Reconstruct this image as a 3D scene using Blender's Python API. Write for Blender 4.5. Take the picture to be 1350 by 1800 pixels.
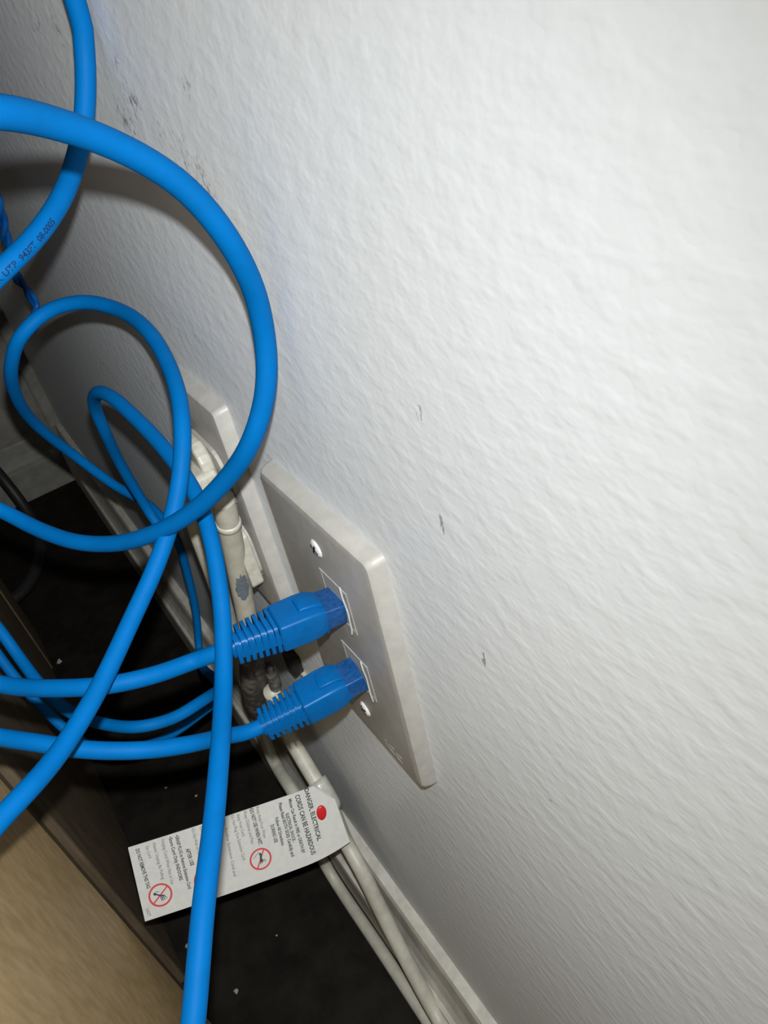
import bpy, bmesh, math, random
from mathutils import Vector, Matrix

random.seed(7)
for o in list(bpy.data.objects):
    bpy.data.objects.remove(o, do_unlink=True)
scene = bpy.context.scene
COL = scene.collection
MM = 0.001

# ---------------------------------------------------------------- camera
# world (mm): wall_right is x = 0 (room at x < 0), y runs along the wall, z up,
# z = 0 is the bottom of the plate with the network jacks
CAM = Vector((-69.377, -143.819, 254.147))
RX = Vector((0.81238265, -0.55722899, -0.17184378))     # image right
RY = Vector((-0.46399779, -0.43922358, -0.76927804))    # image down
RZ = Vector((0.35318619, 0.70468326, -0.61537064))      # view direction
FPX = 1350.0
cam_data = bpy.data.cameras.new('camera')
cam = bpy.data.objects.new('camera', cam_data)
COL.objects.link(cam)
rot = Matrix((RX, -RY, -RZ)).transposed().to_4x4()
cam.matrix_world = Matrix.Translation(CAM * MM) @ rot
cam_data.sensor_fit = 'HORIZONTAL'
cam_data.sensor_width = 36.0
cam_data.lens = 36.0
cam_data.clip_start = 0.005
cam_data.clip_end = 20
scene.camera = cam

# ---------------------------------------------------------------- light
scene.view_settings.view_transform = 'Standard'
scene.view_settings.look = 'None'
scene.view_settings.gamma = 1.0
scene.view_settings.exposure = 0.0
scene.view_settings.use_curve_mapping = False

world = bpy.data.worlds.new('room_ambience')
scene.world = world
world.use_nodes = True
wbg = world.node_tree.nodes['Background']
wbg.inputs[0].default_value = (1.0, 0.93, 0.84, 1)
wbg.inputs[1].default_value = 0.035

# the phone's flash, a small lamp 15 mm above the lens, with the soft beam of its reflector
fl = bpy.data.lights.new('phone_flash', 'SPOT')
fl.shadow_soft_size = 0.0022
fl.spot_size = math.radians(176)
fl.spot_blend = 1.0
fl.energy = 15.0
fl.color = (0.97, 0.99, 1.0)
fl.use_nodes = True
nt = fl.node_tree
em = nt.nodes['Emission']
lf = nt.nodes.new('ShaderNodeLightFalloff')
lf.inputs['Strength'].default_value = 1.0
lf.inputs['Smooth'].default_value = 0.15
nt.links.new(lf.outputs['Quadratic'], em.inputs['Strength'])
flash = bpy.data.objects.new('phone_flash', fl)
COL.objects.link(flash)
FLASH_POS = CAM - RY * 15.0
flash_dir = (RZ + RX * (-0.55) + RY * 0.28).normalized()
flash.location = FLASH_POS * MM
flash.rotation_euler = flash_dir.to_track_quat('-Z', 'Y').to_euler()


# ---------------------------------------------------------------- helpers
def px(u, v, d):
    """point (mm) at depth d seen at photograph position u, v"""
    return CAM + d * (RX * ((u - 675) / FPX) + RY * ((v - 900) / FPX) + RZ)


def ray(u, v):
    return RX * ((u - 675) / FPX) + RY * ((v - 900) / FPX) + RZ


def on_x(u, v, x):
    r = ray(u, v)
    return CAM + r * ((x - CAM.x) / r.x)


def on_z(u, v, z):
    r = ray(u, v)
    return CAM + r * ((z - CAM.z) / r.z)


def link(name, me, mat, parent=None, smooth=False):
    o = bpy.data.objects.new(name, me)
    COL.objects.link(o)
    if mat is not None:
        me.materials.append(mat)
    if parent is not None:
        o.parent = parent
    if smooth:
        for p in me.polygons:
            p.use_smooth = True
    return o


def obj(name, bm, mat, parent=None, smooth=False):
    """bm is in mm, world axes"""
    bmesh.ops.recalc_face_normals(bm, faces=bm.faces[:])
    for v in bm.verts:
        v.co *= MM
    me = bpy.data.meshes.new(name)
    bm.to_mesh(me)
    bm.free()
    o = link(name, me, mat, parent, smooth)
    return o


def thing(name, label, cat, group=None):
    o = bpy.data.objects.new(name, None)
    o.empty_display_size = 0.01
    COL.objects.link(o)
    tag(o, label, cat, group)
    return o


def tag(o, label, cat, group=None):
    o['label'] = label
    o['category'] = cat
    if group:
        o['group'] = group
    return o


def struct(o, label=None):
    o['kind'] = 'structure'
    if label:
        o['label'] = label
    return o


def soften(o, w=0.4, seg=2, angle=35):
    m = o.modifiers.new('bevel', 'BEVEL')
    m.width = w * MM
    m.segments = seg
    m.limit_method = 'ANGLE'
    m.angle_limit = math.radians(angle)
    return o


def add_box(bm, x0, x1, y0, y1, z0, z1):
    vs = [bm.verts.new((x, y, z)) for x in (x0, x1) for y in (y0, y1) for z in (z0, z1)]
    for f in ((0, 1, 3, 2), (4, 6, 7, 5), (0, 4, 5, 1), (2, 3, 7, 6), (0, 2, 6, 4), (1, 5, 7, 3)):
        bm.faces.new([vs[i] for i in f])
    return vs


def box(name, x0, x1, y0, y1, z0, z1, mat, parent=None, bev=0.0):
    bm = bmesh.new()
    add_box(bm, x0, x1, y0, y1, z0, z1)
    o = obj(name, bm, mat, parent)
    if bev:
        soften(o, bev)
    return o


def catmull(pts, step=2.0):
    """smooth path through pts (Vectors, optional radius in 4th place)"""
    P = [Vector(p) for p in pts]
    P = [P[0] * 2 - P[1]] + P + [P[-1] * 2 - P[-2]]
    out = []
    for i in range(1, len(P) - 2):
        a, b, c, d = P[i - 1], P[i], P[i + 1], P[i + 2]
        n = max(2, int((c - b).length / step))
        t0, t1 = 0.0, max((b - a).length, 1e-4) ** 0.5
        t2 = t1 + max((c - b).length, 1e-4) ** 0.5
        t3 = t2 + max((d - c).length, 1e-4) ** 0.5
        for k in range(n):
            t = t1 + (t2 - t1) * k / n
            A1 = a * ((t1 - t) / (t1 - t0)) + b * ((t - t0) / (t1 - t0))
            A2 = b * ((t2 - t) / (t2 - t1)) + c * ((t - t1) / (t2 - t1))
            A3 = c * ((t3 - t) / (t3 - t2)) + d * ((t - t2) / (t3 - t2))
            B1 = A1 * ((t2 - t) / (t2 - t0)) + A2 * ((t - t0) / (t2 - t0))
            B2 = A2 * ((t3 - t) / (t3 - t1)) + A3 * ((t - t1) / (t3 - t1))
            out.append(B1 * ((t2 - t) / (t2 - t1)) + B2 * ((t - t1) / (t2 - t1)))
    out.append(P[-2].copy())
    for it in range(3):
        q = [p.copy() for p in out]
        for i in range(1, len(out) - 1):
            out[i] = q[i - 1] * 0.25 + q[i] * 0.5 + q[i + 1] * 0.25
    return out


def frames(path):
    T = []
    for i in range(len(path)):
        a = path[max(0, i - 1)]
        b = path[min(len(path) - 1, i + 1)]
        T.append((b - a).normalized())
    up = Vector((0, 0, 1)) if abs(T[0].z) < 0.9 else Vector((0, 1, 0))
    N = [(up - T[0] * up.dot(T[0])).normalized()]
    for i in range(1, len(path)):
        n = N[-1] - T[i] * N[-1].dot(T[i])
        N.append(n.normalized())
    return T, N


def tube_bm(path, r, seg=18, flat=1.0, bm=None):
    bm = bm or bmesh.new()
    T, N = frames(path)
    rings = []
    for i, p in enumerate(path):
        rr = r[i] if isinstance(r, (list, tuple)) else r
        B = T[i].cross(N[i])
        rings.append([bm.verts.new(p + (N[i] * math.cos(2 * math.pi * k / seg) +
                                        B * math.sin(2 * math.pi * k / seg) * flat) * rr) for k in range(seg)])
    for a, b in zip(rings, rings[1:]):
        for k in range(seg):
            bm.faces.new((a[k], a[(k + 1) % seg], b[(k + 1) % seg], b[k]))
    bm.faces.new(rings[0])
    bm.faces.new(list(reversed(rings[-1])))
    return bm


def prism_bm(outline, axis, a0, a1, bm=None):
    """outline: list of 2D points; axis 'x' -> (y,z), 'y' -> (x,z)"""
    bm = bm or bmesh.new()
    def mk(p, a):
        return (a, p[0], p[1]) if axis == 'x' else ((p[0], a, p[1]) if axis == 'y' else (p[0], p[1], a))
    A = [bm.verts.new(mk(p, a0)) for p in outline]
    B = [bm.verts.new(mk(p, a1)) for p in outline]
    n = len(outline)
    bm.faces.new(A)
    bm.faces.new(B[::-1])
    for i in range(n):
        bm.faces.new((A[i], A[(i + 1) % n], B[(i + 1) % n], B[i]))
    return bm


def rrect(cy, cz, w, h, r, n=5):
    pts = []
    for sx, sy, a0 in ((1, 1, 0), (-1, 1, 90), (-1, -1, 180), (1, -1, 270)):
        for k in range(n + 1):
            a = math.radians(a0 + 90 * k / n)
            pts.append((cy + sx * (w / 2 - r) + r * math.cos(a), cz + sy * (h / 2 - r) + r * math.sin(a)))
    return pts


# ---------------------------------------------------------------- materials
def new_mat(name, color, rough=0.5, spec=0.5):
    m = bpy.data.materials.new(name)
    m.use_nodes = True
    b = m.node_tree.nodes['Principled BSDF']
    b.inputs['Base Color'].default_value = (*color, 1)
    b.inputs['Roughness'].default_value = rough
    b.inputs['Specular IOR Level'].default_value = spec
    return m, m.node_tree, b


def add_noise(nt, scale, detail=3, rough=0.55, stretch=None):
    tc = nt.nodes.new('ShaderNodeTexCoord')
    n = nt.nodes.new('ShaderNodeTexNoise')
    n.inputs['Scale'].default_value = scale
    n.inputs['Detail'].default_value = detail
    n.inputs['Roughness'].default_value = rough
    if stretch:
        mp = nt.nodes.new('ShaderNodeMapping')
        mp.inputs['Scale'].default_value = stretch
        nt.links.new(tc.outputs['Object'], mp.inputs['Vector'])
        nt.links.new(mp.outputs['Vector'], n.inputs['Vector'])
    else:
        nt.links.new(tc.outputs['Object'], n.inputs['Vector'])
    return n


def ramp(nt, fac, stops):
    r = nt.nodes.new('ShaderNodeValToRGB')
    e = r.color_ramp.elements
    while len(e) < len(stops):
        e.new(0.5)
    for el, (p, c) in zip(e, stops):
        el.position = p
        el.color = (*c, 1)
    nt.links.new(fac, r.inputs['Fac'])
    return r


def noisy(name, c0, c1, scale, rough=0.5, spec=0.5, bump=0.0, bscale=None, lo=0.35, hi=0.65, stretch=None):
    m, nt, b = new_mat(name, c0, rough, spec)
    n = add_noise(nt, scale, 4, 0.6, stretch)
    r = ramp(nt, n.outputs['Fac'], [(lo, c0), (hi, c1)])
    nt.links.new(r.outputs['Color'], b.inputs['Base Color'])
    if bump:
        n2 = add_noise(nt, bscale or scale * 3, 3)
        bp = nt.nodes.new('ShaderNodeBump')
        bp.inputs['Strength'].default_value = 0.6
        bp.inputs['Distance'].default_value = bump
        nt.links.new(n2.outputs['Fac'], bp.inputs['Height'])
        nt.links.new(bp.outputs['Normal'], b.inputs['Normal'])
    return m


def wall_material():
    m, nt, b = new_mat('painted_wall', (0.705, 0.745, 0.765), 0.42, 0.45)
    L = nt.links
    tc = nt.nodes.new('ShaderNodeTexCoord')
    # orange-peel paint relief: rounded blobs of about 3 mm with a finer grain
    n1 = add_noise(nt, 210, 2, 0.5, (1, 0.62, 1))
    n2 = add_noise(nt, 620, 2, 0.5)
    n3 = add_noise(nt, 70, 2, 0.5)
    r1 = ramp(nt, n1.outputs['Fac'], [(0.40, (0, 0, 0)), (0.68, (1, 1, 1))])
    a1 = nt.nodes.new('ShaderNodeMath'); a1.operation = 'MULTIPLY_ADD'
    L.new(n2.outputs['Fac'], a1.inputs[0]); a1.inputs[1].default_value = 0.30
    L.new(r1.outputs['Color'], a1.inputs[2])
    a2 = nt.nodes.new('ShaderNodeMath'); a2.operation = 'MULTIPLY_ADD'
    L.new(n3.outputs['Fac'], a2.inputs[0]); a2.inputs[1].default_value = 0.8
    L.new(a1.outputs[0], a2.inputs[2])
    bp = nt.nodes.new('ShaderNodeBump')
    bp.inputs['Strength'].default_value = 0.55
    bp.inputs['Distance'].default_value = 0.00017
    L.new(a2.outputs[0], bp.inputs['Height'])
    L.new(bp.outputs['Normal'], b.inputs['Normal'])
    # dirt scuffs: (y, z, radius y, radius z, threshold)
    marks = [(139, 241, 4.5, 6, .47), (163, 241, 9, 5, .52), (150, 228, 4, 10, .56), (88, 224, 9, 8, .505), (100, 218, 8, 6, .485),
             (73, 217, 9, 7, .55), (61, 212, 9, 8, .525), (52, 208, 6, 9, .485), (45, 229, 4, 3, .52),
             (91, 233, 4, 3, .50), (-31, 173, 1.8, 2.6, .47), (-41, 107, 0.9, 3.2, .40), (-32, 145, 0.8, 3.4, .40),
             (215, 90, 26, 9, .54), (235, 110, 30, 9, .57), (245, 68, 30, 12, .57), (330, 60, 60, 14, .56),
             (430, 95, 70, 14, .57), (300, 150, 60, 12, .58), (105, 147, 8, 6, .56), (-62, 70, 1, 1.6, .45)]
    dn = add_noise(nt, 900, 3, 0.7, (1, 0.8, 0.35))
    total = None
    sep = tc.outputs['Object']
    for (y, z, ry, rz, th) in marks:
        mp = nt.nodes.new('ShaderNodeMapping')
        mp.inputs['Location'].default_value = (0, -y / ry, -z / rz)
        mp.inputs['Scale'].default_value = (0, 1000.0 / ry, 1000.0 / rz)
        L.new(sep, mp.inputs['Vector'])
        ln = nt.nodes.new('ShaderNodeVectorMath'); ln.operation = 'LENGTH'
        L.new(mp.outputs['Vector'], ln.inputs[0])
        # noise - th - 0.14*dist  -> 0..1
        s = nt.nodes.new('ShaderNodeMath'); s.operation = 'MULTIPLY_ADD'
        L.new(ln.outputs['Value'], s.inputs[0]); s.inputs[1].default_value = -0.13
        L.new(dn.outputs['Fac'], s.inputs[2])
        q = nt.nodes.new('ShaderNodeMapRange')
        q.inputs['From Min'].default_value = th - 0.02
        q.inputs['From Max'].default_value = th + 0.06
        L.new(s.outputs[0], q.inputs['Value'])
        w = nt.nodes.new('ShaderNodeMath'); w.operation = 'LESS_THAN'
        L.new(ln.outputs['Value'], w.inputs[0]); w.inputs[1].default_value = 1.0
        z_ = nt.nodes.new('ShaderNodeMath'); z_.operation = 'MULTIPLY'
        L.new(q.outputs[0], z_.inputs[0]); L.new(w.outputs[0], z_.inputs[1])
        if total is None:
            total = z_.outputs[0]
        else:
            mx = nt.nodes.new('ShaderNodeMath'); mx.operation = 'MAXIMUM'
            L.new(total, mx.inputs[0]); L.new(z_.outputs[0], mx.inputs[1])
            total = mx.outputs[0]
    mix = nt.nodes.new('ShaderNodeMix'); mix.data_type = 'RGBA'
    sc = nt.nodes.new('ShaderNodeMath'); sc.operation = 'MULTIPLY'
    L.new(total, sc.inputs[0]); sc.inputs[1].default_value = 0.62
    L.new(sc.outputs[0], mix.inputs['Factor'])
    mix.inputs[6].default_value = (0.705, 0.745, 0.765, 1)
    mix.inputs[7].default_value = (0.10, 0.085, 0.085, 1)
    L.new(mix.outputs[2], b.inputs['Base Color'])
    return m


M = {}
M['wall'] = wall_material()
M['trim'] = noisy('dusty_trim_paint', (0.40, 0.385, 0.33), (0.52, 0.50, 0.44), 90, 0.5, 0.4, 0.0001, 600)
M['endtrim'] = noisy('far_trim_paint_dimmed', (0.15, 0.145, 0.125), (0.20, 0.195, 0.17), 60, 0.6, 0.2)  # same trim paint darkened, flash falloff with distance put into the colour
M['endwall'] = noisy('far_wall_paint_dimmed', (0.14, 0.135, 0.118), (0.19, 0.183, 0.16), 40, 0.6, 0.3, 0.0003, 300)  # end wall colour darkened to paint in the weaker flash at this distance
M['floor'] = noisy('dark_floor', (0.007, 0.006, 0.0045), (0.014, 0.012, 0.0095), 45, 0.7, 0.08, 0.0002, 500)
M['blue'] = noisy('blue_cable_jacket', (0.000, 0.100, 0.31), (0.000, 0.110, 0.345), 120, 0.55, 0.06)
M['blue_plug'] = noisy('blue_boot_plastic', (0.000, 0.080, 0.255), (0.000, 0.092, 0.29), 300, 0.4, 0.25, 0.00008, 900)
M['blue_dark'] = noisy('aged_blue_twisted_jacket', (0.000, 0.05, 0.20), (0.000, 0.075, 0.28), 200, 0.45, 0.3)
M['clear'] = noisy('smoky_connector_plastic', (0.004, 0.045, 0.16), (0.01, 0.07, 0.22), 700, 0.12, 0.6)
M['plate'] = noisy('almond_plate_plastic', (0.345, 0.335, 0.305), (0.395, 0.385, 0.352), 160, 0.42, 0.35, 0.00003, 1500)
M['jack'] = noisy('jack_edge_glint', (0.45, 0.46, 0.455), (0.58, 0.59, 0.58), 900, 0.3, 0.5, 0.0001, 2500)  # pale colour standing in for the glint along the jack's clear edge
M['screw'] = noisy('painted_screw_metal', (0.55, 0.55, 0.52), (0.75, 0.75, 0.72), 900, 0.3, 0.5)
M['dark'] = noisy('black_plastic', (0.008, 0.008, 0.008), (0.016, 0.015, 0.015), 300, 0.5, 0.4)
M['cord'] = noisy('beige_grey_cord', (0.36, 0.345, 0.28), (0.44, 0.425, 0.355), 140, 0.45, 0.4, 0.00005, 900)
M['plug'] = noisy('beige_plug_plastic', (0.36, 0.35, 0.29), (0.46, 0.45, 0.38), 250, 0.35, 0.5, 0.00008, 800)
M['dirty'] = noisy('dusty_dark_rubber', (0.055, 0.053, 0.052), (0.16, 0.145, 0.12), 160, 0.6, 0.3, 0.0003, 500, 0.48, 0.62)
M['slate'] = noisy('slate_grey_chip', (0.10, 0.125, 0.15), (0.15, 0.175, 0.195), 500, 0.5, 0.3)
M['paper'] = noisy('tag_paper', (0.49, 0.49, 0.455), (0.53, 0.53, 0.495), 300, 0.45, 0.4)
M['sleeve'] = noisy('clear_tag_sleeve', (0.36, 0.355, 0.31), (0.44, 0.435, 0.39), 300, 0.2, 0.5)
M['ink'], _, _ = new_mat('grey_ink', (0.055, 0.055, 0.052), 0.6, 0.2)
M['ink_light'], _, _ = new_mat('faded_grey_ink', (0.17, 0.17, 0.165), 0.6, 0.2)
M['red'], _, _ = new_mat('red_ink', (0.52, 0.055, 0.06), 0.5, 0.3)
M['red_dot'], _, _ = new_mat('red_rivet', (0.50, 0.012, 0.015), 0.35, 0.5)
M['navy_ink'], _, _ = new_mat('navy_print', (0.004, 0.018, 0.07), 0.6, 0.2)
M['panel'] = noisy('hardboard_brown', (0.34, 0.235, 0.11), (0.44, 0.315, 0.16), 220, 0.6, 0.3, 0.00015, 1200, stretch=(1, 1, 0.35))
M['wood'] = noisy('dark_stained_wood', (0.085, 0.062, 0.038), (0.13, 0.096, 0.06), 120, 0.6, 0.25, 0.0001, 900, stretch=(1, 1, 0.2))
M['crumb'] = noisy('plaster_crumb', (0.22, 0.21, 0.18), (0.34, 0.33, 0.29), 900, 0.8, 0.2)

# ---------------------------------------------------------------- the room
FLOOR = -320.0
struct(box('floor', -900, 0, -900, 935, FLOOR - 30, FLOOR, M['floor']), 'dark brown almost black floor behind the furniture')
struct(box('wall_right', 0, 60, -900, 995, FLOOR - 30, 1500, M['wall']), 'white painted wall with orange peel relief and dirt scuffs')
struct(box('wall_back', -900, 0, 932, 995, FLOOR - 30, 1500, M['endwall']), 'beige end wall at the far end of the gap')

prof = [(0, 0), (18, 0), (18, 46), (17.2, 50), (14.5, 52), (12, 57), (9.5, 66), (8.2, 76), (7.6, 80), (6.2, 83), (0, 85.5)]
bm = prism_bm([(-a, FLOOR + h) for a, h in prof], 'y', -880, 932)
struct(obj('baseboard_right', bm, M['trim']), 'dusty moulded baseboard along the white wall')
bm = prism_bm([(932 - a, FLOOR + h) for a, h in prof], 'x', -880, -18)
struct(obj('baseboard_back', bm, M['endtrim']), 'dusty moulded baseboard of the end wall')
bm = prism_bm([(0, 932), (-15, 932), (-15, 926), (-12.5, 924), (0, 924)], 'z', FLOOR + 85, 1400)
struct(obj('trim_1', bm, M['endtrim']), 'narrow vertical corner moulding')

# ---------------------------------------------------------------- desk behind which the photo was taken
desk = thing('wooden_desk', 'brown wooden desk standing with its back towards the white wall', 'desk')
box('back_panel', -300, -140, -700, 131, FLOOR, 410, M['panel'], desk, 0.8)['label'] = 'light brown hardboard back panel'
box('stile', -300, -149, 131, 174, FLOOR, 410, M['wood'], desk, 1.5)['label'] = 'dark recessed stile'
bm = bmesh.new()
add_box(bm, -300, -145, 176, 556, FLOOR, 410)
o = obj('side_panel', bm, M['wood'], desk)
soften(o, 2.0, 2)
box('leg', -200, -144, 559, 622, FLOOR, 410, M['wood'], desk, 1.5)
box('desk_top', -620, -138, -760, 660, 410, 438, M['wood'], desk, 2)

# ---------------------------------------------------------------- wall plates
def plate_bm(y0, y1, z0, z1, d=6.0, inset=1.6, r=2.2):
    """rounded wall plate, back on the wall at x=0"""
    cy, cz = (y0 + y1) / 2, (z0 + z1) / 2
    w, h = y1 - y0, z1 - z0
    layers = [(0.0, 0.0), (-d * 0.45, 0.35), (-d * 0.78, inset * 0.55), (-d * 0.94, inset * 1.0), (-d, inset * 1.9)]
    bm = bmesh.new()
    rings = []
    for x, ins in layers:
        rings.append([bm.verts.new((x, p[0], p[1])) for p in rrect(cy, cz, w - 2 * ins, h - 2 * ins, max(r, 0.5))])
    n = len(rings[0])
    for a, b in zip(rings, rings[1:]):
        for k in range(n):
            bm.faces.new((a[k], a[(k + 1) % n], b[(k + 1) % n], b[k]))
    bm.faces.new(rings[0])
    bm.faces.new(rings[-1])
    return bm


def smooth_by_angle(o, deg=40):
    for p in o.data.polygons:
        p.use_smooth = True
    o.data.set_sharp_from_angle(angle=math.radians(deg))


def screw(parent, y, z, x, r=3.4, turn=0.4):
    bm = bmesh.new()
    n = 24
    rings = []
    for dx, rr in ((0.6, r), (-0.1, r), (-0.7, r * 0.8), (-0.95, r * 0.45)):
        rings.append([bm.verts.new((x + dx, y + rr * math.cos(2 * math.pi * k / n), z + rr * math.sin(2 * math.pi * k / n))) for k in range(n)])
    for a, b in zip(rings, rings[1:]):
        for k in range(n):
            bm.faces.new((a[k], a[(k + 1) % n], b[(k + 1) % n], b[k]))
    bm.faces.new(rings[0]); bm.faces.new(rings[-1])
    o = obj('screw', bm, M['screw'], parent, True)
    bm = bmesh.new()
    for k in range(2):
        a = turn + k * math.pi / 2
        c, s = math.cos(a), math.sin(a)
        L_, W_ = r * 0.62, 0.42
        vs = []
        for xx in (x - 1.0, x - 0.3):
            for (p, q) in ((-L_, -W_), (L_, -W_), (L_, W_), (-L_, W_)):
                vs.append(bm.verts.new((xx, y + p * c - q * s, z + p * s + q * c)))
        bm.faces.new(vs[:4]); bm.faces.new(vs[4:][::-1])
        for i in range(4):
            bm.faces.new((vs[i], vs[(i + 1) % 4], vs[4 + (i + 1) % 4], vs[4 + i]))
    obj('screw_slot', bm, M['dark'], o)


def text_mesh(s, size, resolution=2, bold=0.0):
    cu = bpy.data.curves.new('text', 'FONT')
    cu.body = s
    cu.size = size
    cu.resolution_u = resolution
    cu.offset = bold
    t = bpy.data.objects.new('text', cu)
    COL.objects.link(t)
    bpy.context.view_layer.update()
    dg = bpy.context.evaluated_depsgraph_get()
    me = bpy.data.meshes.new_from_object(t.evaluated_get(dg))
    bpy.data.objects.remove(t, do_unlink=True)
    bpy.data.curves.remove(cu)
    return me


np_ = thing('network_wall_plate', 'almond wall plate with two network jacks and two screws', 'wall plate')
o = obj('plate', plate_bm(0, 70, 0, 114.3), M['plate'], np_)
smooth_by_angle(o, 30)
screw(np_, 35, 57.15 + 41.65, -6.0, turn=0.5)
screw(np_, 35, 57.15 - 41.65, -6.0, turn=1.0)
JY = 29.5
JACKS = (78.0, 42.5)
for jz in JACKS:
    bm = bmesh.new()
    # frame of the jack: four bars round the opening
    y0, y1, z0, z1 = JY - 8.6, JY + 8.6, jz - 9.0, jz + 10.5
    t = 1.4
    add_box(bm, -6.25, -5.5, y0, y0 + t, z0, z1)
    add_box(bm, -6.25, -5.5, y1 - t, y1, z0, z1)
    add_box(bm, -6.25, -5.5, y0 + t, y1 - t, z0, z0 + t)
    add_box(bm, -6.25, -5.5, y0 + t, y1 - t, z1 - t, z1)
    o = obj('jack_frame', bm, M['plate'], np_)
    soften(o, 0.25)
    j = box('jack', -6.12, -5.4, y0 + t, y1 - t, z0 + t, z1 - t, M['plate'], np_)
    # ragged edge of clear plastic beside the plug, its glint painted pale
    rp = []
    for k in range(9):
        q = k / 8
        rp.append(Vector((-6.8 - 0.6 * random.random(), y0 + 1.6 + random.uniform(-.45, .45) - 1.0 * (0.5 - abs(q - .5)), z1 + 2.5 - q * 22)))
    obj('clear_edge_glint', tube_bm(catmull(rp, 1.0), 0.32, 6), M['jack'], j)
# moulded letters near the lower edge of the plate
me = text_mesh('ICC', 7.0)
for v in me.vertices:
    a, b, c = v.co
    # reading along the plate's lower edge
    v.co = Vector((-6.12, 24 - a * 1.0, 4.2 + b * 0.9)) * MM
o = link('moulded_letters', me, M['plate'], np_)
sm = o.modifiers.new('solid', 'SOLIDIFY'); sm.thickness = 0.10 * MM; sm.offset = 0

op = thing('outlet_wall_plate', 'almond duplex power outlet plate with grey plugs in both sockets', 'wall plate')
OY, OZ = 127.5, 66.0
bm = plate_bm(OY - 28.5, OY + 28.5, OZ - 57.15, OZ + 57.15)
plate2 = obj('plate', bm, M['plate'], op)
for dz in (19.5, -19.5):
    cut = obj('cutter', prism_bm(rrect(OY, OZ + dz, 36.4, 30.4, 9), 'x', -9, 3), None)
    md = plate2.modifiers.new('hole', 'BOOLEAN')
    md.operation = 'DIFFERENCE'; md.object = cut; md.solver = 'EXACT'
bpy.context.view_layer.update()
dg = bpy.context.evaluated_depsgraph_get()
me = bpy.data.meshes.new_from_object(plate2.evaluated_get(dg))
plate2.modifiers.clear()
plate2.data = me
for c in [c for c in bpy.data.objects if c.name.startswith('cutter')]:
    bpy.data.objects.remove(c, do_unlink=True)
smooth_by_angle(plate2, 30)
for dz in (19.5, -19.5):
    o = obj('receptacle', prism_bm(rrect(OY, OZ + dz, 34.2, 28.2, 8), 'x', -7.4, -0.5), M['plate'], op)
    soften(o, 0.5)
screw(op, OY, OZ, -6.0, 3.0, 0.2)

# ---------------------------------------------------------------- blue network cables
RB = 2.75            # jacket radius
WK = FPX * 2 * RB    # depth = WK / seen width


def cable_path(pts, before=(), after=(), step=2.5):
    P = [Vector(p) for p in before] + [px(u, v, WK / w) for (u, v, w) in pts] + [Vector(p) for p in after]
    return catmull(P, step)


def keep_clear(path, xmax=-3.4, xmin=-136.0):
    for p in path:
        if p.z < 405:
            p.x = min(max(p.x, xmin), xmax)
    return path


def cable(label, path, group=None, r=RB, mat='blue', name='network_cable'):
    o = obj(name, tube_bm(path, r), M[mat], None, True)
    tag(o, label, 'cable', group)
    return o


# big loop hanging free in front of the wall
loop_pts = [(0, 196, 60), (66, 208, 57), (132, 227, 54.5), (200, 254, 52), (265, 287, 50), (330, 333, 48), (385, 397, 46), (422, 455, 44), (450, 520, 41.5),
            (465, 590, 39.5), (470, 650, 38.5), (462, 715, 37.5), (440, 780, 36.5), (400, 840, 34.5), (335, 902, 32.5), (270, 938, 31), (200, 956, 29.5),
            (130, 952, 28.5), (60, 927, 27.5), (0, 896, 27)]
big = keep_clear(cable_path(loop_pts,
        before=[(-128, 40, 420), (-122, 22, 330), (-100, 8, 268), (-72, 3, 247)],
        after=[(-97, 138, 123), (-112, 150, 150), (-124, 156, 200), (-130, 150, 300), (-130, 140, 420)]))
cable('blue network cable curving in the widest free hanging loop', big)

# cable hanging by the wall with printed jacket
printed_pts = [(137, -30, 38.5), (143, 30, 37.5), (149, 90, 36.5), (151, 150, 36), (148, 210, 35.5), (138, 265, 35.5), (122, 318, 36), (96, 370, 37), (55, 425, 38), (0, 478, 39)]
prt = keep_clear(cable_path(printed_pts, before=[(-8, 70, 400), (-6, 80, 310)], after=[(-72, 72, 190), (-98, 70, 190), (-124, 66, 205), (-132, 60, 300), (-132, 60, 420)]), -4.0)
pc = cable('blue network cable with printed dark lettering, hanging beside dirt scuffs', prt)

# second loop, narrower, running to the floor behind the outlet
loop2_pts = [(0, 1440, 41), (50, 1388, 39.5), (105, 1322, 37), (170, 1217, 34.5), (230, 1092, 32.5), (278, 985, 31.5), (307, 893, 31), (320, 805, 31), (318, 720, 30.5), (297, 643, 29),
             (257, 578, 27.5), (202, 542, 26), (140, 531, 25.3), (80, 549, 25), (37, 590, 25), (20, 640, 24), (27, 692, 22), (62, 745, 19.5), (130, 800, 17.5), (200, 852, 16.5),
             (268, 893, 15.5), (306, 940, 15), (330, 1010, 14), (345, 1080, 13.3), (350, 1140, 13)]
l2_more = [(356, 1172, 14.5), (378, 1192, 17), (392, 1206, 19), (380, 1216, 20), (352, 1234, 21), (310, 1260, 21.5), (250, 1277, 22), (185, 1273, 21.5), (120, 1250, 21), (70, 1203, 20.5), (30, 1150, 20), (0, 1108, 20)]
l2 = keep_clear(cable_path(loop2_pts + l2_more, before=[(-136, -60, 130), (-133, -20, 110)], after=[(-124, 240, 30), (-130, 330, 70), (-132, 380, 200), (-132, 380, 420)]))
cable('blue network cable in a drooping loop crossing the widest loop, then sagging low', l2)

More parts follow.
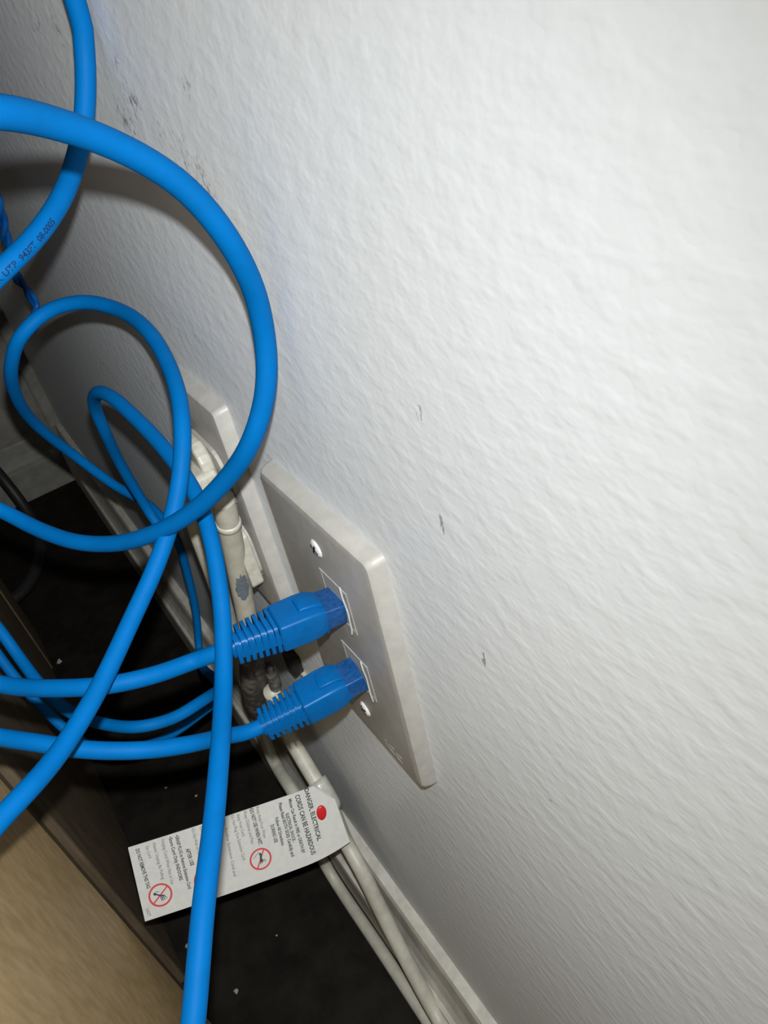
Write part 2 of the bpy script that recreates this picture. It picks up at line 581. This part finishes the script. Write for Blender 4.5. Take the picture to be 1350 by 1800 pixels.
# third: tight bend, then down in front of the plugs
strand_pts = [(262, 900, 17.5), (215, 822, 19), (185, 760, 21), (166, 712, 22.5), (172, 690, 24), (195, 697, 25), (232, 729, 26), (290, 790, 27.5), (340, 862, 29), (368, 935, 30), (384, 1020, 30.7),
              (392, 1100, 31.3), (393, 1200, 32.5), (388, 1300, 35), (375, 1450, 38.5), (357, 1600, 42), (340, 1795, 45)]
hidden_pts = [(40, 1400, 27), (100, 1330, 24), (165, 1226, 21), (205, 1143, 19.5), (240, 1070, 18.5), (272, 995, 17.8), (288, 945, 17.5)]
st = keep_clear(cable_path(hidden_pts + strand_pts, before=[(-130, -150, 430), (-133, -125, 250), px(-420, 1500, 150), px(-240, 1520, 180), px(-90, 1500, 220)], after=[(-101, -60, 72), (-112, -75, 62), (-125, -120, 40), (-130, -300, 0)]))
cable('blue network cable with a tight bend, hanging straight down across the white tag', st)

# slack cable low in the gap
slack2 = [(-4, 1150, 17.5), (30, 1195, 17.5), (75, 1243, 17.5), (115, 1282, 17.5), (160, 1312, 17), (220, 1318, 17), (275, 1304, 16.5), (318, 1280, 16), (355, 1252, 16), (392, 1222, 15.5)]
cable('dim blue network cable sagging lowest beneath the cables plugged into the jacks',
      keep_clear(cable_path(slack2, before=[(-134, 360, 40), (-132, 260, -5)], after=[px(404, 1190, 490), px(398, 1160, 500)])))

# thin twisted pair hanging further along the wall
tw = [Vector((-110, 300, 420)), Vector((-100, 270, 330)), px(-60, 240, 400), px(-30, 300, 395), px(-8, 345, 400), px(5, 392, 420), px(15, 440, 440), px(30, 487, 455), px(50, 515, 470), px(64, 540, 480), px(57, 566, 475), px(38, 592, 475), px(22, 640, 485), px(26, 690, 520), px(60, 745, 580), px(130, 801, 620), px(198, 851, 640), px(232, 873, 640)]
tp = catmull(tw, 1.5)
T, N = frames(tp)
tb = thing('twisted_cord', 'thin dark blue twisted cord hanging against the wall beyond the loops', 'cord')
for ph in (0, math.pi):
    q = []
    for i, p in enumerate(tp):
        a = i * 0.30 + ph
        q.append(p + (N[i] * math.cos(a) + T[i].cross(N[i]) * math.sin(a)) * 1.5)
    obj('strand', tube_bm(q, 1.55, 10), M['blue_dark'], tb, True)


# ---------------------------------------------------------------- plugs in the jacks
def plugged(label, jack_z, tail_uv, tail_x, pts, after):
    root = thing('network_cable', label, 'cable')
    head = Vector((-6.6, JY, jack_z))
    tail = on_x(*tail_uv, tail_x)
    ax = (head - tail)
    length = ax.length
    ax.normalize()
    up = Vector((0, 0, 1))
    up = (up - ax * up.dot(ax)).normalized()
    sd = up.cross(ax)            # sideways
    def W(a, s, u):              # a along the axis from the tail
        return tail + ax * a + sd * s + up * u
    def loft(secs, name, mat, parent, bev=0.5, r=1.6):
        bm = bmesh.new()
        rings = []
        for (a, w, h, du) in secs:
            rings.append([bm.verts.new(W(a, p[0], p[1] + du)) for p in rrect(0, 0, w, h, min(r, w * .3, h * .3), 3)])
        n = len(rings[0])
        for A, B in zip(rings, rings[1:]):
            for k in range(n):
                bm.faces.new((A[k], A[(k + 1) % n], B[(k + 1) % n], B[k]))
        bm.faces.new(rings[0]); bm.faces.new(rings[-1])
        o = obj(name, bm, mat, parent)
        smooth_by_angle(o, 35)
        return o
    Lb = length * 0.40           # end of the ribbed boot
    Lh = length - 6.0            # end of the hood
    hood = loft([(Lb, 12.0, 9.6, 0), (Lb + 0.6, 13.0, 10.6, 0), (Lb + 9.0, 13.4, 11.0, 0), (Lh - 3.0, 13.2, 10.6, 0), (Lh, 11.6, 8.6, -0.2)], 'plug_hood', M['blue_plug'], root, r=1.0)
    # snagless cover over the latch: low step on top and a tab below
    loft([(Lb + 8.0, 6.4, 1.6, 5.6), (Lb + 9.0, 6.8, 2.4, 5.7), (Lh - 2.5, 6.6, 2.2, 5.3), (Lh, 6.0, 1.2, 4.5)], 'latch_cover', M['blue_plug'], hood, r=0.4)
    loft([(Lb + 10.0, 7.0, 1.2, -5.4), (Lb + 12.0, 7.4, 3.0, -6.0), (Lh + 0.5, 7.2, 3.0, -6.0), (Lh + 1.4, 6.6, 2.0, -5.6)], 'tab', M['blue_plug'], hood, r=0.4)
    loft([(Lh - 1.5, 11.4, 8.0, -0.2), (length + 0.6, 11.4, 7.6, -0.2)], 'connector', M['clear'], root, r=0.5)
    boot = loft([(-0.5, 6.4, 6.4, 0), (Lb * 0.5, 7.4, 7.0, 0), (Lb + 0.5, 8.6, 7.6, 0)], 'strain_relief_boot', M['blue_plug'], root, r=2.2)
    nr = 7
    for k in range(nr):
        a = Lb * (k + 0.25) / nr
        q = k / (nr - 1)
        loft([(a, 9.2 + 2.6 * q, 9.8 + 1.4 * q, 0), (a + Lb / nr * 0.58, 9.3 + 2.6 * q, 9.9 + 1.4 * q, 0)], 'rib', M['blue_plug'], boot, r=1.4)
    # two bridges tie the ribs along the sides
    for s in (-1, 1):
        bmx = bmesh.new()
        c = [W(0.5, s * 4.5, -1.7), W(Lb, s * 5.7, -1.9), W(Lb, s * 5.7, 1.5), W(0.5, s * 4.5, 1.3)]
        c2 = [W(0.5, s * 3.2, -1.7), W(Lb, s * 4.2, -1.9), W(Lb, s * 4.2, 1.5), W(0.5, s * 3.2, 1.3)]
        A = [bmx.verts.new(p) for p in c]; B = [bmx.verts.new(p) for p in c2]
        bmx.faces.new(A); bmx.faces.new(B[::-1])
        for i in range(4):
            bmx.faces.new((A[i], A[(i + 1) % 4], B[(i + 1) % 4], B[i]))
        obj('bridge', bmx, M['blue_plug'], boot)
    P = [W(8, 0, 0), W(2, 0, 0), W(-5, 0, 0)] + [px(u, v, WK / w) for (u, v, w) in pts] + [Vector(p) for p in after]
    obj('jacket', tube_bm(keep_clear(catmull(P, 2.5)), RB), M['blue'], root, True)


plugged('blue network cable with ribbed boot plugged into the upper network jack', JACKS[0], (408, 1137), -42.6,
        [(345, 1160, 30.5), (280, 1184, 31.5), (200, 1203, 32.3), (100, 1210, 32), (0, 1203, 31)],
        [(-117, 80, 92), (-129, 92, 120), (-133, 100, 220), (-132, 100, 420)])
plugged('blue network cable with ribbed boot plugged into the lower network jack', JACKS[1], (462, 1275), -43.6,
        [(400, 1293, 28.5), (330, 1309, 30.5), (250, 1319, 31.5), (150, 1318, 32), (60, 1305, 32), (0, 1296, 31.5)],
        [(-123, 65, 82), (-131, 72, 110), (-134, 80, 200), (-133, 80, 420)])


# ---------------------------------------------------------------- printed jacket lettering
def print_on_cable(owner, path, s, start_uv, height, off_deg):
    L = [0.0]
    for a, b in zip(path, path[1:]):
        L.append(L[-1] + (b - a).length)
    T, N = frames(path)
    # nearest path parameter to the wished start
    best = min(range(len(path)), key=lambda i: (Vector(((path[i] - CAM).dot(RX) / (path[i] - CAM).dot(RZ) * FPX + 675,
                                                         (path[i] - CAM).dot(RY) / (path[i] - CAM).dot(RZ) * FPX + 900)) - Vector(start_uv)).length)
    s0 = L[best]
    me = text_mesh(s, height, 2, 0.04)
    for v in me.vertices:
        a, b, c = v.co
        sl = s0 - a * 0.95           # text runs against the path
        i = max(0, min(len(path) - 2, next((k for k in range(len(L) - 1) if L[k + 1] >= sl), len(L) - 2)))
        f = (sl - L[i]) / max(L[i + 1] - L[i], 1e-6)
        p = path[i].lerp(path[i + 1], f)
        t = T[i].lerp(T[i + 1], f).normalized()
        n = (CAM - p); n = (n - t * n.dot(t)).normalized()
        bb = n.cross(t)
        if bb.dot(RY) > 0:
            bb = -bb
        ang = (b - height * 0.35) / RB + math.radians(off_deg)
        v.co = (p + (n * math.cos(ang) + bb * math.sin(ang)) * (RB + 0.05)) * MM
    o = link('jacket_print', me, M['navy_ink'], owner)
    return o


print_on_cable(pc, prt, 'K UTP  943FT  08-0005', (-6, 484), 2.35, -20)

# ---------------------------------------------------------------- power plugs and cords
# plug in the upper socket: rounded flat body with a step, its cord dropping behind the loops
up_plug = thing('power_cord', 'beige grey power plug with rounded body in the upper socket', 'cord')
bm = bmesh.new()
uz = OZ + 19.5
prism_bm(rrect(OY + 5.0, uz + 1.0, 31, 30, 10), 'x', -13.0, -7.3, bm)
o = obj('plug_base', bm, M['plug'], up_plug); soften(o, 1.5, 3)
bm = bmesh.new()
prism_bm(rrect(OY - 2.0, uz - 5.0, 22, 22, 2.5), 'x', -21.5, -8.0, bm)
o = obj('plug_grip', bm, M['plug'], up_plug); soften(o, 1.6, 3)
cp = catmull([(-19, 133, 74), (-20, 137, 55), (-20, 145, 20), on_x(455, 1270, -20), on_x(480, 1335, -21), on_x(520, 1400, -23), on_z(592, 1518, FLOOR + 5), on_z(680, 1666, FLOOR + 5), on_z(757, 1788, FLOOR + 5), (-30, -60, FLOOR + 5), (-32, -300, FLOOR + 5)], 4)
for p in cp:
    if p.z < FLOOR + 50:
        p.x = min(p.x, -23.2)
obj('cord', tube_bm(cp, 4.4, 16), M['cord'], up_plug, True)

# extension cord in the lower socket
ext = thing('extension_cord', 'beige grey extension cord with chipped plug sleeve, white warning tag fixed to it', 'cord')
lz = OZ - 19.5
bm = bmesh.new()
prism_bm([(108, 60), (112, 62.5), (146, 62.5), (147, 32), (109.5, 32), (108, 34)], 'x', -13.0, -7.3, bm)
o = obj('plug_base', bm, M['plug'], ext); soften(o, 0.8, 2)
sa = on_x(391, 876, -13.6)
s0 = on_x(402, 922, -13.8)
s1 = on_x(420, 1012, -15.0)
s2 = on_x(436, 1095, -17.0)
s3 = on_x(443, 1150, -19.5)
sl = catmull([sa, s0, s1, s2, s3], 1.5)
n = len(sl)
SPC = sum((b - a).length for a, b in zip(sl, sl[1:])) / (n - 1)
obj('plug_sleeve', tube_bm(sl, [4.55 + 0.45 * i / n for i in range(n)], 24), M['cord'], ext, True)
# ring at the top of the sleeve
ax = (s1 - s0).normalized()
obj('collar', tube_bm([s0 - ax * 2.6, s0 - ax * 1.9, s0 + ax * 0.3, s0 + ax * 0.9], [4.6, 5.15, 5.25, 4.6], 24), M['plug'], ext, True)
# chip in the paint of the sleeve
CI = min(range(n), key=lambda i: (sl[i] - on_x(413, 1006, -14.9)).length)
ct = sl[CI]
tdir = (s2 - s0).normalized()
view = (CAM - ct).normalized()
nn = (view - tdir * view.dot(tdir)).normalized()
bb = tdir.cross(nn)
if bb.dot(RX) < 0:
    bb = -bb
bm = bmesh.new()
outline = []
for k in range(28):
    a = 2 * math.pi * k / 28
    rr = 1 + random.uniform(-0.20, 0.18)
    outline.append((math.cos(a) * 9.5 * rr, math.sin(a) * 0.66 * rr))
def sleeve_pt(a, ang, lift):
    i = CI + a / SPC
    i0 = max(0, min(n - 2, int(i)))
    p = sl[i0].lerp(sl[i0 + 1], i - i0)
    rad = 4.55 + 0.45 * i / n + lift
    return p + (nn * math.cos(ang + 0.12) + bb * math.sin(ang + 0.12)) * rad
rings = []
for sc_ in (1.0, 0.66, 0.33):
    rings.append([bm.verts.new(sleeve_pt(a * sc_, b * sc_, 0.10)) for a, b in outline])
cen = bm.verts.new(sleeve_pt(0, 0, 0.10))
for A, B in zip(rings, rings[1:]):
    for k in range(28):
        bm.faces.new((A[k], A[(k + 1) % 28], B[(k + 1) % 28], B[k]))
for k in range(28):
    bm.faces.new((rings[-1][k], rings[-1][(k + 1) % 28], cen))
obj('paint_chip', bm, M['slate'], ext)['label'] = 'slate grey patch where the beige coat has chipped off'
# dusty dark joint under the sleeve
k0 = on_x(444, 1150, -20); k1 = on_x(447, 1190, -21); k2 = on_x(452, 1232, -21); k3 = on_x(465, 1262, -19)
kp = catmull([k0, k1, k2, k3], 1.5)
m_ = len(kp)
obj('joint', tube_bm(kp, [5.6 + 2.6 * math.sin(math.pi * i / (m_ - 1)) ** 0.6 for i in range(m_)], 20), M['dirty'], ext, True)['label'] = 'dusty dark grey rubber joint'
g0 = on_x(474, 1170, -14); g1 = on_x(487, 1215, -14)
obj('contact', tube_bm([g0, g0.lerp(g1, .2), g0.lerp(g1, .8), g1], [2.6, 3.4, 3.4, 2.6], 16), M['dirty'], ext, True)
# the cord itself
TAGX = -15.5
cpts = [on_x(478, 1215, -17), on_x(492, 1262, -15.5), on_x(512, 1300, -15), on_x(545, 1356, TAGX), on_x(580, 1415, TAGX), on_x(606, 1476, -16), on_x(636, 1531, -17), on_x(673, 1607, -18), on_x(722, 1702, -19.5), on_x(772, 1793, -20.5)]
q = [Vector(p) for p in cpts] + [Vector((-24, -60, -255)), Vector((-30, -140, -285)), Vector((-44, -280, -308)), Vector((-46, -500, -314))]
cord_path = catmull(q, 3)
obj('cord', tube_bm(cord_path, 4.7, 20), M['cord'], ext, True)
# yellowish moulded rib next to the joint
o = obj('cord_clip', tube_bm(catmull([on_x(486, 1190, -11), on_x(496, 1225, -10), on_x(505, 1262, -9)], 2), 1.6, 10), M['cord'], ext, True)

# small black staple on the wall between the plates
stp = thing('wall_staple', 'small black cable staple on the wall under the outlet plate', 'staple')
c = on_x(518, 1162, -2)
o = box('staple_body', -6, 0, c.y - 5, c.y + 5, c.z - 6, c.z + 6, M['dark'], stp, 1.2)
o = box('staple_foot', -2.5, 0, c.y - 8, c.y + 7, c.z - 10, c.z - 5.5, M['cord'], stp, 0.8)

# black cord in front of the end wall
kc = catmull([px(-60, 770, 930), px(-20, 812, 925), px(12, 850, 925), px(38, 884, 930), px(62, 925, 925), px(70, 980, 880), px(40, 1040, 840), px(-40, 1090, 800)], 6)
for p in kc:
    p.z = max(p.z, FLOOR + 7)
tag(obj('black_cord', tube_bm(kc, 6.5, 14), M['dark'], None, True), 'thick black cord running down in front of the end wall baseboard', 'cord')

# ---------------------------------------------------------------- warning tag
TL = Vector((225.0, 1490.0)); TU = Vector((323.0, -107.0)); TV = Vector((30.0, 130.0))


def tag_uv(p):
    """photograph position -> tag coordinates (a along its length, b across)"""
    d = Vector(p) - TL
    det = TU.x * TV.y - TU.y * TV.x
    return ((d.x * TV.y - d.y * TV.x) / det, (TU.x * d.y - TU.y * d.x) / det)


# the tag is a sheet in space: origin, length and width vectors, with its fixed end curled round the cord
T0 = px(225, 1490, 418.0)
T1 = px(548, 1383, 437.0)
T2 = px(255, 1620, 420.0)
TUV = T1 - T0
TVV = T2 - T0
TN = TUV.cross(TVV).normalized()
if TN.dot(RZ) > 0:
    TN = -TN


def sheet(a, b, lift=0.0):
    p = T0 + TUV * a + TVV * b
    k = max(0.0, a - 0.86)
    p = p - TN * (20 * k * k) + (-TVV) * (0.07 * b * (k / 0.26) ** 2)
    p = p + TN * (1.6 * math.sin(a * 3.0) + lift)
    return p


tg = thing('warning_tag', 'white paper warning tag with small grey print and red symbols, fixed round the cord', 'tag')
bm = bmesh.new()
NA, NB = 40, 10
amax = lambda b: 1.01 + 0.10 * min(1.0, b / 0.30) + 0.045 * max(0.0, b - 0.3)
top, bot = [], []
for i in range(NA + 1):
    r1, r2 = [], []
    for j in range(NB + 1):
        b = j / NB
        a = amax(b) * i / NA
        r1.append(bm.verts.new(sheet(a, b, 0.0)))
        r2.append(bm.verts.new(sheet(a, b, -0.35)))
    top.append(r1); bot.append(r2)
for i in range(NA):
    for j in range(NB):
        bm.faces.new((top[i][j], top[i + 1][j], top[i + 1][j + 1], top[i][j + 1]))
        bm.faces.new((bot[i][j], bot[i][j + 1], bot[i + 1][j + 1], bot[i + 1][j]))
edge = [(i, 0) for i in range(NA)] + [(NA, j) for j in range(NB)] + [(i, NB) for i in range(NA, 0, -1)] + [(0, j) for j in range(NB, 0, -1)]
for k in range(len(edge)):
    (i, j), (i2, j2) = edge[k], edge[(k + 1) % len(edge)]
    bm.faces.new((top[i][j], top[i2][j2], bot[i2][j2], bot[i][j]))
paper = obj('paper', bm, M['paper'], tg, True)
smooth_by_angle(paper, 40)
# sleeve that holds the tag on the cord
near = [p for p in cord_path if 116 < p.y < 131 and p.z < -100]
obj('sleeve', tube_bm(near, 6.6, 20), M['sleeve'], tg, True)

lenU, lenV = TUV.length, TVV.length


def tag_text(s, p0, p1, size, mat='ink', bold=0.0):
    """print s on the tag from p0 to p1 (photograph positions of its first and last letter)"""
    a0, b0 = tag_uv(p0)
    a1, b1 = tag_uv(p1)
    me = text_mesh(s, 1.0, 2, 0.028 if mat == 'ink' else 0.012)
    xs = [v.co.x for v in me.vertices]
    x0, x1 = min(xs), max(xs)
    du, dv = (a1 - a0) * lenU, (b1 - b0) * lenV
    ln = math.hypot(du, dv)
    ex = (du / ln, dv / ln)
    ey = (-ex[1], ex[0])
    if ey[0] < 0:
        ey = (-ey[0], -ey[1])
    for v in me.vertices:
        t = (v.co.x - x0) / (x1 - x0) * ln
        h = v.co.y * size - size * 0.35
        uu = a0 * lenU + ex[0] * t + ey[0] * h
        vv = b0 * lenV + ex[1] * t + ey[1] * h
        v.co = sheet(uu / lenU, vv / lenV, 0.12) * MM
    return link('printed_line', me, M[mat], paper)


LINES = [
    ('DANGER, ELECTRICAL', (538, 1386), (564, 1482), 3.6, 'ink'),
    ('CORDS CAN BE HAZARDOUS', (521, 1397), (553, 1506), 3.8, 'ink'),
    ('Misuse Can Result in FIRE or DEATH BY', (508, 1404), (534, 1503), 2.7, 'ink'),
    ('ELECTRICAL SHOCK.', (503, 1430), (517, 1481), 2.6, 'ink'),
    ('Please Read BOTH SIDES Carefully and', (490, 1411), (515, 1508), 2.7, 'ink'),
    ('Follow All Directions.', (484, 1437), (497, 1488), 2.6, 'ink'),
    ('DURING USE', (476, 1450), (484, 1482), 2.8, 'ink'),
    ('\u2022Keep Away From Water', (449, 1416), (464, 1474), 2.5, 'ink_light'),
    ('\u2022DO NOT USE WHEN WET.', (438, 1419), (456, 1486), 3.0, 'ink'),
    ('\u2022Keep Children and Pets', (427, 1424), (442, 1483), 2.5, 'ink_light'),
    ('Away From Cord.', (415, 1430), (426, 1470), 2.5, 'ink_light'),
    ('\u2022Do Not Plug One Extension Cord', (404, 1430), (427, 1512), 2.5, 'ink_light'),
    ('Into Another Extension Cord and', (391, 1440), (411, 1541), 2.5, 'ink_light'),
    ('Overload', (350, 1452), (358, 1480), 2.4, 'ink_light'),
    ('\u2022Do Not Walk on Cord.', (336, 1455), (349, 1506), 2.5, 'ink_light'),
    ('AFTER USE', (327, 1491), (336, 1521), 3.0, 'ink'),
    ('\u2022GRASP PLUG to Remove Extension Cord', (308, 1467), (332, 1562), 2.7, 'ink'),
    ('\u2022Store Cord Only INDOORS', (297, 1470), (317, 1547), 2.7, 'ink'),
    ('\u2022Unplug Cord When Not in Use', (284, 1474), (302, 1554), 2.6, 'ink_light'),
    ('\u2022Never Unplug By Pulling', (269, 1480), (286, 1545), 2.5, 'ink_light'),
    ('On Cord.', (257, 1487), (264, 1509), 2.5, 'ink_light'),
    ('DO NOT REMOVE THIS TAG', (241, 1492), (261, 1561), 2.9, 'ink'),
    ('1027', (258, 1597), (263, 1610), 2.4, 'ink_light'),
]
for a in LINES:
    tag_text(*a)


def prohibition(c, rpx, flip):
    a0, b0 = tag_uv(c)
    R_ = rpx * 0.315
    bm = bmesh.new()
    nn_ = 40
    def S(u, v, l=0.14):
        return sheet(a0 + u / lenU, b0 + v / lenV, l)
    A = [bm.verts.new(S(R_ * math.cos(2 * math.pi * k / nn_), R_ * math.sin(2 * math.pi * k / nn_))) for k in range(nn_)]
    B = [bm.verts.new(S(R_ * .84 * math.cos(2 * math.pi * k / nn_), R_ * .84 * math.sin(2 * math.pi * k / nn_))) for k in range(nn_)]
    for k in range(nn_):
        bm.faces.new((A[k], A[(k + 1) % nn_], B[(k + 1) % nn_], B[k]))
    d = Vector((0.78, -0.62)) if not flip else Vector((0.5, -0.86))
    d.normalize()
    pnorm = Vector((-d.y, d.x))
    w = R_ * 0.06
    vs = [bm.verts.new(S(*(d * s1_ * R_ * .88 + pnorm * s2_ * w), 0.15)) for s1_, s2_ in ((-1, -1), (1, -1), (1, 1), (-1, 1))]
    bm.faces.new(vs)
    sy = obj('prohibition_symbol', bm, M['red'], paper)
    # little pictogram: an arm with a plug and drops
    bm = bmesh.new()
    def stroke(p, q, w0, w1):
        p = Vector(p); q = Vector(q)
        t = (q - p).normalized(); m = Vector((-t.y, t.x))
        bm.faces.new([bm.verts.new(S(*(x * R_), 0.17)) for x in (p - m * w0, q - m * w1, q + m * w1, p + m * w0)])
    def dot(c_, r_):
        bm.faces.new([bm.verts.new(S((c_[0] + r_ * math.cos(k)) * R_, (c_[1] + r_ * math.sin(k)) * R_, 0.17)) for k in [i * math.pi / 5 for i in range(10)]])
    if flip:
        stroke((.12, -.42), (.02, .0), .09, .10); stroke((.02, .0), (.1, .38), .11, .05); stroke((.05, .02), (.3, .3), .07, .02)
        stroke((.0, .05), (-.08, .45), .06, .03); dot((.05, -.45), .12)
        for q_ in range(6):
            stroke((-.6 + .1 * q_, -.2 - .08 * q_), (-.54 + .1 * q_, -.3 - .08 * q_), .02, .02)
        stroke((.3, .1), (.45, .35), .03, .02)
    else:
        dot((-.42, -.22), .13); stroke((-.42, -.22), (-.05, .02), .05, .07); stroke((-.05, .02), (.3, .12), .06, .05)
        stroke((.0, .05), (.02, .5), .04, .03); stroke((.1, .08), (.14, .55), .04, .03); stroke((.2, .1), (.3, .5), .04, .03)
        stroke((-.3, -.4), (-.05, -.3), .025, .02); stroke((.3, .12), (.5, .42), .03, .02)
    obj('pictogram', bm, M['ink'], paper)


prohibition((456, 1511), 19.5, True)
prohibition((281, 1573), 20.5, False)
prohibition((359, 1546), 20.5, False)
a0, b0 = tag_uv((567, 1432))
bm = bmesh.new()
for l, sc_ in ((0.1, 1.0), (0.6, 0.92), (0.75, 0.6)):
    pass
ring_prev = None
for l, sc_ in ((-0.1, 1.0), (0.5, 0.97), (0.8, 0.7)):
    ring = []
    for k in range(24):
        t = 2 * math.pi * k / 24
        ring.append(bm.verts.new(sheet(a0 + 2.9 * sc_ * math.cos(t) / lenU, b0 + 4.4 * sc_ * math.sin(t) / lenV, l)))
    if ring_prev:
        for k in range(24):
            bm.faces.new((ring_prev[k], ring_prev[(k + 1) % 24], ring[(k + 1) % 24], ring[k]))
    else:
        bm.faces.new(ring)
    ring_prev = ring
bm.faces.new(ring_prev)
obj('red_rivet', bm, M['red_dot'], tg, True)['label'] = 'red oval rivet of the tag'

# ---------------------------------------------------------------- crumbs on the floor
for (u, v, r) in [(104, 1166, 3.0), (281, 1700, 2.4), (416, 1743, 2.0), (292, 1386, 1.3), (487, 1645, 1.0), (345, 1400, 1.2)]:
    p = on_z(u, v, FLOOR)
    p.x = max(p.x, -136)
    bm = bmesh.new()
    bmesh.ops.create_icosphere(bm, subdivisions=1, radius=r)
    for vv in bm.verts:
        vv.co = Vector((vv.co.x * random.uniform(.6, 1.3), vv.co.y * random.uniform(.6, 1.3), (vv.co.z + r * 0.8) * random.uniform(.5, .9)))
        vv.co += p
    zmin = min(vv.co.z for vv in bm.verts)
    for vv in bm.verts:
        vv.co.z -= zmin - FLOOR
    tag(obj('crumb', bm, M['crumb']), 'tiny pale crumb of plaster on the dark floor', 'crumb', 'plaster crumbs on the dark floor')
